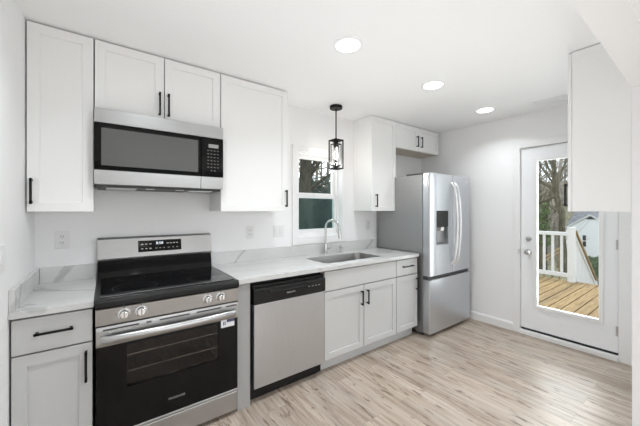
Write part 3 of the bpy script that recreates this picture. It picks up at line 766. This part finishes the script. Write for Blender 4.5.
# ---------------------------------------------------------------- pendant lamp
px, py = 2.235, -.259
t = thing('pendant_light', (px, py, 1.765), 'black cage pendant light with clear glass hanging before the window', 'lamp')
build(MB().lathe([(.062, -.030), (.064, -.026), (.064, -.004), (.060, -.001)], (px, py, ZC), 'z', 32), 'ceiling_canopy', 'black', t, True)
build(MB().tube([(px, py, ZC-.03), (px, py, 2.075)], .0065, 10), 'rod', 'black', t)
def rectframe(hw, z0, z1, ang, w=.0065):
    m = MB(); c, s = math.cos(ang), math.sin(ang)
    m.box(-hw, -hw+2*w, -w, w, z0, z1).box(hw-2*w, hw, -w, w, z0, z1).box(-hw, hw, -w, w, z1-2*w, z1).box(-hw, hw, -w, w, z0, z0+2*w)
    for v in m.bm.verts: v.co = Vector((px+v.co.x*c-v.co.y*s, py+v.co.x*s+v.co.y*c, v.co.z))
    return m
def cage(hw, z0, z1, w=.005):
    m = MB()
    for sx in (-1, 1):
        for sy in (-1, 1): m.box(px+sx*hw-w, px+sx*hw+w, py+sy*hw-w, py+sy*hw+w, z0, z1)
        m.box(px-hw, px+hw, py+sx*hw-w, py+sx*hw+w, z0, z0+2*w).box(px-hw, px+hw, py+sx*hw-w, py+sx*hw+w, z1-2*w, z1)
        m.box(px+sx*hw-w, px+sx*hw+w, py-hw, py+hw, z0, z0+2*w).box(px+sx*hw-w, px+sx*hw+w, py-hw, py+hw, z1-2*w, z1)
    return m
cg = build(cage(.049, 1.765, 2.060), 'outer_cage', 'black', t)
build(cage(.036, 1.80, 2.02, .0035), 'inner_cage', 'black', t)
build(MB().box(px-.05, px+.05, py-.005, py+.005, 2.045, 2.055).box(px-.005, px+.005, py-.05, py+.05, 2.045, 2.055).lathe([(.024, 1.985), (.024, 2.06), (.010, 2.078)], (px, py, 0), 'z', 20), 'socket', 'black', t)
build(MB().box(px-.05, px+.05, py-.004, py+.004, 1.765, 1.774).box(px-.004, px+.004, py-.05, py+.05, 1.765, 1.774).lathe([(.036, 1.788), (.036, 1.796)], (px, py, 0), 'z', 24), 'base_plate', 'black', t)
gm = MB(); sg = 28
for k in range(sg):
    a, b = 2*math.pi*k/sg, 2*math.pi*(k+1)/sg
    gm.quad((px+.033*math.cos(a), py+.033*math.sin(a), 1.797), (px+.033*math.cos(b), py+.033*math.sin(b), 1.797), (px+.033*math.cos(b), py+.033*math.sin(b), 2.01), (px+.033*math.cos(a), py+.033*math.sin(a), 2.01))
build(gm, 'glass_shade', 'lampglass', t, True)
build(MB().lathe([(.010, 1.86), (.017, 1.87), (.020, 1.90), (.016, 1.94), (.011, 1.985)], (px, py, 0), 'z', 20), 'bulb', 'bulb', t, True)
pl = bpy.data.lights.new('pendant_bulb', 'POINT'); pl.energy = 2.5; pl.shadow_soft_size = .022; pl.color = (1, .95, .88)
plo = bpy.data.objects.new('pendant_bulb', pl); COL.objects.link(plo); plo.location = (px, py, 1.825)

# ---------------------------------------------------------------- recessed lights and vent
def downlight(x, y, label, group=None, watts=LAMP_W):
    t = thing('recessed_light', (x, y, ZC-.006), label, 'ceiling light', group)
    m = MB(); seg = 40
    prof = [(.098, 0.0), (.096, -.004), (.078, -.006), (.076, -.003)]
    rings = [[m.bm.verts.new((x+r*math.cos(2*math.pi*k/seg), y+r*math.sin(2*math.pi*k/seg), ZC+h-.0005)) for k in range(seg)] for r, h in prof]
    for a, b in zip(rings, rings[1:]):
        for k in range(seg): m.bm.faces.new((a[k], a[(k+1) % seg], b[(k+1) % seg], b[k]))
    build(m, 'trim_ring', 'trim', t, True)
    build(MB().lathe([(.0765, -.001), (.0765, -.004), (.02, -.0045)], (x, y, ZC), 'z', 40), 'lens', 'lamp', t)
    area_light('recessed_lamp', (x, y, ZC-.012), (0, 0, 0), .15, .15, watts, (.91, .965, 1), 'DISK').data.spread = R(132)
downlight(1.602, -1.147, 'round white recessed ceiling light straight above the sink run, closest to the microwave')
downlight(2.577, -1.126, 'middle round white recessed ceiling light of the row of three')
downlight(3.572, -1.097, 'round white recessed ceiling light closest to the glazed door', None, LAMP_W*.7)
downlight(.62, -1.15, 'round white recessed ceiling light above the range, out of frame')
for x in (.9, 2.6):
    for y in (-3.6, -5.2): downlight(x, y, 'added recessed ceiling light in the unseen part, in the adjoining room', 'added lights in the unseen adjoining room', LIVING_W)  # lamps added behind the camera to light the kitchen
t = thing('ceiling_vent', (3.79, -1.60, ZC-.01), 'white slatted ceiling vent near the glazed door', 'vent')
build(MB().box(3.715, 3.865, -1.735, -1.475, ZC-.008, ZC-.0005, .003), 'frame', 'trim', t)
vm = MB()
for k in range(7):
    x = 3.737+k*.0175; vm.box(x, x+.006, -1.715, -1.495, ZC-.013, ZC-.007)
build(vm, 'slats', 'trim', t)

# ---------------------------------------------------------------- outlets and switches
def plate(name, label, cat, x, z, w=.072, h=.115, kind='duplex', side='back'):
    t = thing(name, (x, 0, z-h/2) if side == 'back' else (0, x, z-h/2), label, cat)
    def B(u0, u1, z0, z1, d0, d1, bev=0):
        return MB().box(u0, u1, -d1, -d0, z0, z1, bev) if side == 'back' else MB().box(d0, d1, u0, u1, z0, z1, bev)
    build(B(x-w/2, x+w/2, z-h/2, z+h/2, .0005, .006, .002), 'cover_plate', 'white', t)
    if kind == 'duplex':
        for dz in (-.020, .020):
            f = build(B(x-.017, x+.017, z+dz-.014, z+dz+.014, .006, .008, .002), 'socket', 'white', t)
            for dx in (-.006, .006): build(B(x+dx-.0013, x+dx+.0013, z+dz-.003, z+dz+.007, .0078, .0084), 'slot', 'slot', f)
            build(B(x-.002, x+.002, z+dz-.010, z+dz-.006, .0078, .0084), 'slot', 'slot', f)
    else:
        nk = 2 if w > .1 else 1
        for k in range(nk):
            cx = x+(k-(nk-1)/2)*.046
            build(B(cx-.0165, cx+.0165, z-.033, z+.033, .006, .0105, .002), 'rocker', 'white', t)
    return t
plate('electrical_outlet', 'white duplex outlet on the wall above the corner counter, beside the range', 'outlet', .128, 1.157)
plate('electrical_outlet', 'white duplex outlet on the wall between the range and the switch plate', 'outlet', 1.426, 1.148)
plate('light_switch', 'white double rocker switch plate on the wall beside the window', 'switch', 1.722, 1.145, .115, .115, 'rocker')
plate('electrical_outlet', 'white outlet on the wall between the window and the refrigerator', 'outlet', 2.957, 1.168)
plate('light_switch', 'white switch plate on the side wall in front of the corner counter', 'switch', -.755, 1.146, .072, .115, 'rocker', 'left')

# ---------------------------------------------------------------- outside: deck, railing, stair
ZD = -.06
dk = MB(); y = -3.40
while y < 1.6:
    dk.box(XW+.16, 7.84, y+.007, y+.138, ZD-.03, ZD, .002, 1); y += .145
tag(build(dk, 'deck', 'deck'), kind='structure')
def railing(y0, y1, label, post_at):
    t = thing('deck_railing', (7.74, (y0+y1)/2, ZD), label, 'railing')
    ps = MB().box(7.74-.055, 7.74+.055, post_at-.055, post_at+.055, ZD, 1.00, .004)
    p_ = build(ps, 'post', 'vinyl', t)
    build(MB().box(7.74-.058, 7.74+.058, post_at-.058, post_at+.058, 1.0, 1.018, .006), 'post_cap', 'vinyl', p_)
    build(MB().box(7.70, 7.78, y0, y1, .845, .915, .006), 'top_rail', 'vinyl', t)
    build(MB().box(7.715, 7.765, y0, y1, .02, .10, .004), 'bottom_rail', 'vinyl', t)
    k = 0; yy = y0+.10
    while yy < y1-.05:
        build(MB().box(7.72, 7.76, yy-.02, yy+.02, .10, .845), 'baluster', 'vinyl', t); yy += .145
    return t
railing(-.85+.055, 1.5, 'white vinyl deck railing with square balusters, left of the stair opening as seen through the door'.replace('left of', 'beside'), -.85)
# stair with its white handrail
t = thing('deck_stair', (8.8, -1.4, -1.4), 'white baluster stair rail with tan cap descending from the deck post', 'stair')
SLOPE = -.72
def szd(x, z0): return z0+(x-7.80)*SLOPE
def sbeam(x0, x1, z0, h, ya, yb): return MB().prism([(x0, szd(x0, z0)), (x1, szd(x1, z0)), (x1, szd(x1, z0)+h), (x0, szd(x0, z0)+h)], ya, yb, 'y')
build(sbeam(7.80, 9.45, .90, .05, -.92, -.78), 'handrail', 'deck', t, label='tan wooden handrail cap')
build(sbeam(7.80, 9.45, .82, .08, -.89, -.81), 'top_rail', 'vinyl', t)
build(sbeam(7.80, 9.45, .06, .07, -.87, -.83), 'bottom_rail', 'vinyl', t)
x = 7.88
while x < 9.40:
    build(MB().box(x-.02, x+.02, -.87, -.83, szd(x, .10), szd(x, .84)), 'baluster', 'vinyl', t); x += .105
build(MB().box(9.40, 9.52, -.91, -.79, -1.4, szd(9.46, .96), .004), 'newel_post', 'vinyl', t)
for k in range(5):
    z = ZD-.19*(k+1); build(MB().box(7.86+k*.28, 8.16+k*.28, -1.85, -.9, z-.04, z), 'tread', 'deck', t)
for ya in (-1.85, -.93): build(sbeam(7.85, 9.30, -.42, .22, ya, ya+.04), 'stringer', 'deck', t)

# terrain
def gz(x, y):
    def sm(a, b, v): u = min(max((v-a)/(b-a), 0), 1); return u*u*(3-2*u)
    z = -1.25 - 3.0*sm(9, 42, x)
    z += 13.0*sm(48, 95, x) + 2.2*sm(6, 26, y)*(1-sm(9, 30, x))
    z += 5*sm(20, 60, y)
    z += .25*math.sin(x*.31)*math.cos(y*.27)
    return z
tm = MB(); nx, ny = 70, 80; gx0, gx1, gy0, gy1 = -14, 110, -60, 75
grid = [[tm.bm.verts.new((gx0+(gx1-gx0)*i/nx, gy0+(gy1-gy0)*j/ny, gz(gx0+(gx1-gx0)*i/nx, gy0+(gy1-gy0)*j/ny))) for j in range(ny+1)] for i in range(nx+1)]
for i in range(nx):
    for j in range(ny): tm.bm.faces.new((grid[i][j], grid[i+1][j], grid[i+1][j+1], grid[i][j+1]))
tag(build(tm, 'ground', 'ground', smooth=True), kind='structure')

# house beyond the deck
VIEW_O, VIEW_A = Vector((.3546, -2.5411, 0)), .6343      # camera's own axes, in metres; side and height values below come from image pixels
def view_pt(side, ahead, z):
    c, n = math.cos(VIEW_A), math.sin(VIEW_A)
    return VIEW_O+Vector((n*ahead+c*side, c*ahead-n*side, z))
A = view_pt(29.654, 32, 0.773)
hg = thing('house', (A.x+3, A.y, A.z-6), 'white clapboard house with grey roof and front gable, beyond the deck', 'house')
gw, ez = 2.15, A.z-1.45
gx = A.x; gy = A.y
zb = gz(gx, gy)-1
sd = MB().prism([(gy-gw, zb), (gy+gw, zb), (gy+gw, ez), (gy, A.z), (gy-gw, ez)], gx, gx+6, 'x')
z = ez+.2
while z > zb+.4:
    sd.box(gx-.02, gx, gy-gw, gy+gw, z-.012, z+.012); z -= .2
build(sd, 'gable_wall', 'siding', hg)
build(MB().prism([(gy+gw+.15, ez-.06), (gy, A.z+.06), (gy-gw-.15, ez-.06), (gy-gw-.15, ez+.06), (gy, A.z+.20), (gy+gw+.15, ez+.06)], gx-.15, gx+6, 'x'), 'gable_roof', 'shingle', hg)
build(MB().prism([(gy+gw+.15, ez-.10), (gy, A.z+.02), (gy-gw-.15, ez-.10), (gy-gw-.15, ez+.02), (gy, A.z+.14), (gy+gw+.15, ez+.02)], gx-.20, gx-.15, 'x'), 'bargeboard', 'vinyl', hg)
build(MB().prism([(gy-.42, A.z-.42), (gy+.42, A.z-.42), (gy, A.z-.12)], gx-.05, gx+.02, 'x'), 'gable_vent', 'darkpane', hg)
wv = view_pt(28.810, 32, -1.968)
wn = build(MB().box(gx-.06, gx+.02, wv.y-.14, wv.y+.14, A.z-3.45, A.z-2.2), 'window', 'darkpane', hg)
build(MB().box(gx-.07, gx-.05, wv.y-.14, wv.y+.14, A.z-2.86, A.z-2.78).box(gx-.07, gx-.05, wv.y-.20, wv.y-.14, A.z-3.5, A.z-2.15).box(gx-.07, gx-.05, wv.y+.14, wv.y+.20, A.z-3.5, A.z-2.15), 'window_frame', 'vinyl', wn)
build(MB().box(gx+4, gx+12, gy-14, gy+gw+.6, zb, ez-.3), 'main_wall', 'siding', hg)
build(MB().prism([(gx+3.6, ez-.3), (gx+12.4, ez-.3), (gx+8, A.z+1.0)], gy-14.3, gy+gw+.9, 'y'), 'main_roof', 'shingle', hg)

# lantern beside the door, hanging from an eave added to hold it
lx, ly, lz = 4.62, -1.615, 1.52
t = thing('porch_lantern', (lx, ly, lz-.12), 'black framed lantern hanging outside the glazed door', 'lantern')
PL = (lx, ly, lz)

# ---------------------------------------------------------------- trees
def branch(mb, p, d, L, r, depth, rnd, spread=.7, seg=6, up=.15):
    n = 4; pts = [p]; rs = [r]; q = p.copy(); dd = d.normalized()
    for k in range(n):
        dd = (dd+Vector((rnd.uniform(-.16, .16), rnd.uniform(-.16, .16), rnd.uniform(-.08, .16)))).normalized()
        q = q+dd*(L/n); pts.append(q.copy()); rs.append(r*(1-.45*(k+1)/n))
    mb.tube(pts, rs, seg if depth > 1 else 4, caps=False)
    if depth <= 0: return
    for k in range(rnd.choice((2, 3, 3))):
        i = rnd.randint(1, n); ax = dd.orthogonal().normalized(); ax.rotate(Matrix.Rotation(rnd.uniform(0, 6.28), 3, dd))
        nd = (dd+ax*rnd.uniform(spread*.6, spread*1.4)+Vector((0, 0, up))).normalized()
        branch(mb, pts[i], nd, L*rnd.uniform(.55, .8), rs[i]*rnd.uniform(.45, .65), depth-1, rnd, spread, seg, up)
def bare_tree(label, base, h, r, seed, mat='bark', lean=(0, 0), group=None, depth=4, name='bare_tree', limbs=()):
    rnd = random.Random(seed); mb = MB()
    b = Vector(base); top = b+Vector((lean[0], lean[1], h))
    n = 7; pts = []; rs = []
    for k in range(n+1):
        u = k/n; pts.append(b.lerp(top, u)+Vector((rnd.uniform(-.06, .06), rnd.uniform(-.06, .06), 0))*h*.12*(0 < u)); rs.append(r*(1-.68*u))
    mb.tube(pts, rs, 10, caps=False)
    for k in range(2, n+1):
        for _ in range(2):
            a = rnd.uniform(0, 6.28)
            branch(mb, pts[k], Vector((math.cos(a), math.sin(a), rnd.uniform(.15, .9))), h*rnd.uniform(.20, .34), rs[k]*.5, depth-1, rnd)
    for (k, dv, L) in limbs:
        branch(mb, pts[k], Vector(dv), L, rs[k]*.55, depth-1, rnd)
    return tag(build(mb, name, mat, smooth=True), label, 'tree', group)
def on_ground(side, ahead):
    p = view_pt(side, ahead, 0); return Vector((p.x, p.y, gz(p.x, p.y)-.1))
# big forked tree behind the railing, and its ivy-clad neighbour
p0 = on_ground(12.616, 15); p1 = view_pt(12.153, 15, 2.081); p2 = view_pt(11.999, 15, 4.445)
mb = MB(); rnd = random.Random(5)
mb.tube([p0, p0.lerp(p1, .5)+Vector((.1, 0, 0)), view_pt(12.436, 15, 1.156), p1, view_pt(12.050, 15, 2.904), p2, view_pt(12.076, 15, 6.501)], [.20, .155, .14, .125, .105, .09, .05], 10, caps=False)
for s0, z0, s1, z1, r in ((12.127, 2.287, 11.100, 3.315, 0.09), (12.179, 2.081, 13.104, 3.006, 0.08), (12.025, 3.006, 12.641, 4.188, 0.07), (12.127, 2.081, 10.946, 1.516, 0.08), (12.050, 3.315, 11.305, 4.445, 0.06), (12.076, 2.647, 11.562, 3.674, 0.05), (12.333, 1.465, 13.258, 1.876, 0.06), (12.487, 1.105, 11.716, 1.619, 0.05)):
    a, e = view_pt(s0, 15, z0), view_pt(s1, 15+rnd.uniform(-1.5, 1.5), z1); d = e-a
    branch(mb, a, d, d.length*1.15, r, 3, rnd, .6)
tag(build(mb, 'bare_tree', 'bark', smooth=True), 'big forked bare tree with thick mossy trunk behind the white railing', 'tree')
t = thing('ivy_tree', on_ground(12.987, 17), 'slender ivy-clad tree behind the white railing', 'tree')
mb = MB(); b0 = on_ground(12.987, 17); mb.tube([b0, view_pt(13.046, 17, 0.490), view_pt(13.162, 17, 1.655), view_pt(13.670, 17.2, 2.542), view_pt(14.187, 17.4, 3.629)], [.22, .16, .14, .11, .04], 8, caps=False)
branch(mb, view_pt(13.104, 17, 1.364), Vector((.2, .5, .8)), 3, .08, 3, rnd); branch(mb, view_pt(13.395, 17, 2.237), Vector((.1, -.4, .9)), 3, .08, 3, rnd)
build(mb, 'trunk', 'bark', t, True)
def leaf_cloud(mb, c, rad, n, size, rnd):
    for _ in range(n):
        d = Vector((rnd.gauss(0, 1), rnd.gauss(0, 1), rnd.gauss(0, 1))).normalized()*rnd.uniform(.55, 1)**.6
        p = Vector(c)+Vector((d.x*rad[0], d.y*rad[1], d.z*rad[2]))
        u = Vector((rnd.gauss(0, 1), rnd.gauss(0, 1), rnd.gauss(0, 1))).normalized(); v = u.orthogonal().normalized()
        s = size*rnd.uniform(.6, 1.3)
        mb.bm.faces.new([mb.bm.verts.new(p+a) for a in (u*s, v*s*.55, -u*s, -v*s*.55)])
mb = MB()
for z in (1.48, 1.07, .67, .21, -.37):
    leaf_cloud(mb, view_pt(12.94, 16.9, z), (.38, .38, .40), 130, .07, rnd)
build(mb, 'ivy_leaves', 'leafivy', t)
# woods beyond: each tree its own object
gi = 0
for k in range(26):
    w = .713+(k*37 % 84)*.003426; D = 21+(k*7 % 22)       # side offset taken from image columns, scaled by distance from the camera
    if w > .829: D = 62+(k % 5)*3
    b = on_ground(w*D, D)
    bare_tree('slim bare grey tree in the woods beyond the deck', b, 8+(k*5 % 6), .13+.012*(k % 5), 100+k, 'twig' if k % 2 else 'bark', ((k % 5-2)*.4, (k % 3-1)*.5), 'bare trees beyond the deck', 3)
# tangled undergrowth on the slope
mb = MB(); rnd = random.Random(21)
for _ in range(1700):
    w = rnd.uniform(.685, .98); D = rnd.uniform(19, 60)
    if w > .829 and D < 60: D = rnd.uniform(60, 75)
    b = on_ground(w*D, D); h = rnd.uniform(.8, 4.5)
    p = b+Vector((0, 0, rnd.uniform(0, 3.5))); d = Vector((rnd.uniform(-.7, .7), rnd.uniform(-.7, .7), rnd.uniform(.2, 1)))
    mb.tube([p, p+d*h*.5+Vector((0, 0, .1)), p+d*h], [.022, .016, .006], 3, caps=False)
tag(build(mb, 'undergrowth', 'twig'), 'tangle of bare grey-brown twigs and saplings on the wooded slope', 'undergrowth', kind='stuff')
# wooden handrail on the slope
t = thing('garden_handrail', on_ground(9.935, 12.5), 'tan wooden handrail rising across the slope behind the white balusters', 'handrail')
a0, a1 = view_pt(9.168, 12, -0.614), view_pt(10.689, 13, -0.332)
for dz in (0, -.16): build(MB().tube([a0+Vector((0, 0, dz)), a1+Vector((0, 0, dz))], .030, 6), 'rail', 'deck', t)
for f in (.05, .5, .95):
    q = a0.lerp(a1, f); build(MB().tube([q+Vector((.03, 0, .05)), Vector((q.x+.03, q.y, gz(q.x, q.y)-.1))], .035, 6), 'post', 'deck', t)
# shrubs by the stair foot
for k, (side, D, z, s) in enumerate(((10.439, 11, -1.015, 0.62), (13.875, 15, -1.516, 0.7), (15.512, 16, -1.762, 0.8))):
    c = view_pt(side, D, z); rnd = random.Random(40+k); g = gz(c.x, c.y)
    t = thing('shrub', (c.x, c.y, g), ('leafy green shrub at the foot of the deck stair', 'low leafy shrub before the white house wall', 'bushy shrub beside the white house, half hidden by the door edge')[k], 'shrub')
    mb = MB()
    for _ in range(9):
        e = c+Vector((rnd.uniform(-s, s), rnd.uniform(-s, s), rnd.uniform(-.3, s)*.7)); mb.tube([Vector((c.x, c.y, g-.05)), Vector((c.x, c.y, g)).lerp(e, .5)+Vector((0, 0, .1)), e], [.025, .018, .006], 5, caps=False)
    build(mb, 'stems', 'bark', t)
    mb = MB(); leaf_cloud(mb, c, (s, s, s*.75), 1500, .05, rnd); leaf_cloud(mb, c-Vector((0, 0, s*.5)), (s*.8, s*.8, s*.6), 600, .05, rnd)
    build(mb, 'leaves', 'leafshrub', t)

# view from the kitchen window
mb = MB(); rnd = random.Random(9);
b0 = on_ground(-0.478, 9)
mb.tube([b0, view_pt(-0.462, 9, 0.895), view_pt(-0.447, 9, 1.974), view_pt(-0.432, 9, 2.899), view_pt(-0.462, 9, 4.440)], [.33, .25, .205, .18, .13], 12, caps=False)
for s0, z0, s1, z1, r in ((-0.401, 2.344, 0.308, 2.899, 0.045), (-0.401, 1.912, 0.432, 2.590, 0.055), (-0.370, 2.529, 0.062, 3.269, 0.04), (-0.370, 1.974, 0.308, 2.220, 0.04), (-0.401, 2.745, -0.062, 3.515, 0.04), (-0.370, 2.097, 0.185, 3.053, 0.05), (-0.339, 1.850, 0.370, 1.974, 0.03)):
    a, e = view_pt(s0, 9, z0), view_pt(s1, 9+rnd.uniform(-.8, .8), z1); d = e-a
    branch(mb, a, d, d.length*1.2, r, 3, rnd, .7)
tag(build(mb, 'bare_tree', 'mossbark', smooth=True), 'thick dark mossy tree trunk with branches outside the kitchen window', 'tree')
for k, (side, D, z, rx, rz) in enumerate(((-0.856, 12.5, 1.189, 1.5, 1.7), (-0.092, 13.5, 1.083, 1.6, 1.5), (0.576, 12, 1.277, 1.4, 1.7), (-0.582, 17, 0.35, 1.7, 1.2), (0.493, 18, 0.30, 1.8, 1.1))):
    c = view_pt(side, D, z); g = gz(c.x, c.y); rnd = random.Random(60+k)
    t = thing('evergreen', (c.x, c.y, g), 'dense dark green evergreen filling the lower kitchen window sash', 'tree', 'evergreens outside the kitchen window')
    build(MB().tube([(c.x, c.y, g-.1), (c.x+.05, c.y, (g+c.z)/2), (c.x, c.y, c.z+.4)], [.10, .08, .03], 8, caps=False), 'trunk', 'bark', t, True)
    mb = MB(); leaf_cloud(mb, c, (rx, rx, rz), 1500, .13, rnd); leaf_cloud(mb, c-Vector((0, 0, rz*.9)), (rx*1.1, rx*1.1, rz), 1300, .13, rnd); leaf_cloud(mb, c, (rx*.6, rx*.6, rz*.6), 500, .16, rnd)
    build(mb, 'foliage', 'leafgreen', t)
for k in range(9):
    D = 20+(k*7 % 12); b = on_ground((k*.02055-.0959)*D, D)
    bare_tree('bare tree in the woods behind the evergreens, seen through the kitchen window', b, 9+(k % 4), .15, 200+k, 'bark', (0, 0), 'bare trees beyond the kitchen window', 3)

# lantern body (built here, hung from the added eave soffit)
t = bpy.data.objects['porch_lantern']; lx, ly, lz = PL
h2, hw, w = .115, .085, .011
m = MB()
for sx in (-1, 1):
    for sy in (-1, 1): m.box(lx+sx*hw-w, lx+sx*hw+w, ly+sy*hw-w, ly+sy*hw+w, lz-h2, lz+h2)
    for z in (lz-h2, lz+h2):
        m.box(lx-hw-w, lx+hw+w, ly+sx*hw-w, ly+sx*hw+w, z-w, z+w); m.box(lx+sx*hw-w, lx+sx*hw+w, ly-hw, ly+hw, z-w, z+w)
build(m, 'frame', 'black', t)
build(MB().tube([(lx, ly, lz+h2), (lx, ly, 2.55)], .006, 8), 'rod', 'black', t)
build(MB().box(lx-hw, lx+hw, ly-hw, ly+hw, lz-h2-.004, lz-h2+.004), 'base_plate', 'black', t)
build(MB().lathe([(.010, -.05), (.022, -.02), (.018, .03), (.008, .06)], (lx, ly, lz), 'z', 16), 'bulb', 'white', t, True)
tag(build(MB().box(XW+.15, XW+.75, -3.4, .2, 2.55, 2.62), 'added_soffit', 'trim'), kind='structure')  # roof overhang added as a support for the lantern rod

# oven body must be hollow behind the door window: cut the body around the cavity
ob = [o for o in bpy.data.objects if o.name.startswith('oven_body')][0]
me = ob.data; org = ORG[ob.name]
x0, x1, y0, y1, z0, z1 = OVEN_CAV
mb = MB()
a0, a1, b0, b1, c0, c1 = RX0+.004, RX1-.004, -.615, -.02, .04, .835
mb.box(a0, x0-.002, b0, b1, c0, c1).box(x1+.002, a1, b0, b1, c0, c1).box(x0-.002, x1+.002, b0, b1, c0, z0-.002).box(x0-.002, x1+.002, b0, b1, z1+.002, c1).box(x0-.002, x1+.002, y1+.002, b1, z0-.002, z1+.002)
for v in mb.bm.verts: v.co -= org
mb.bm.to_mesh(me); mb.bm.free()
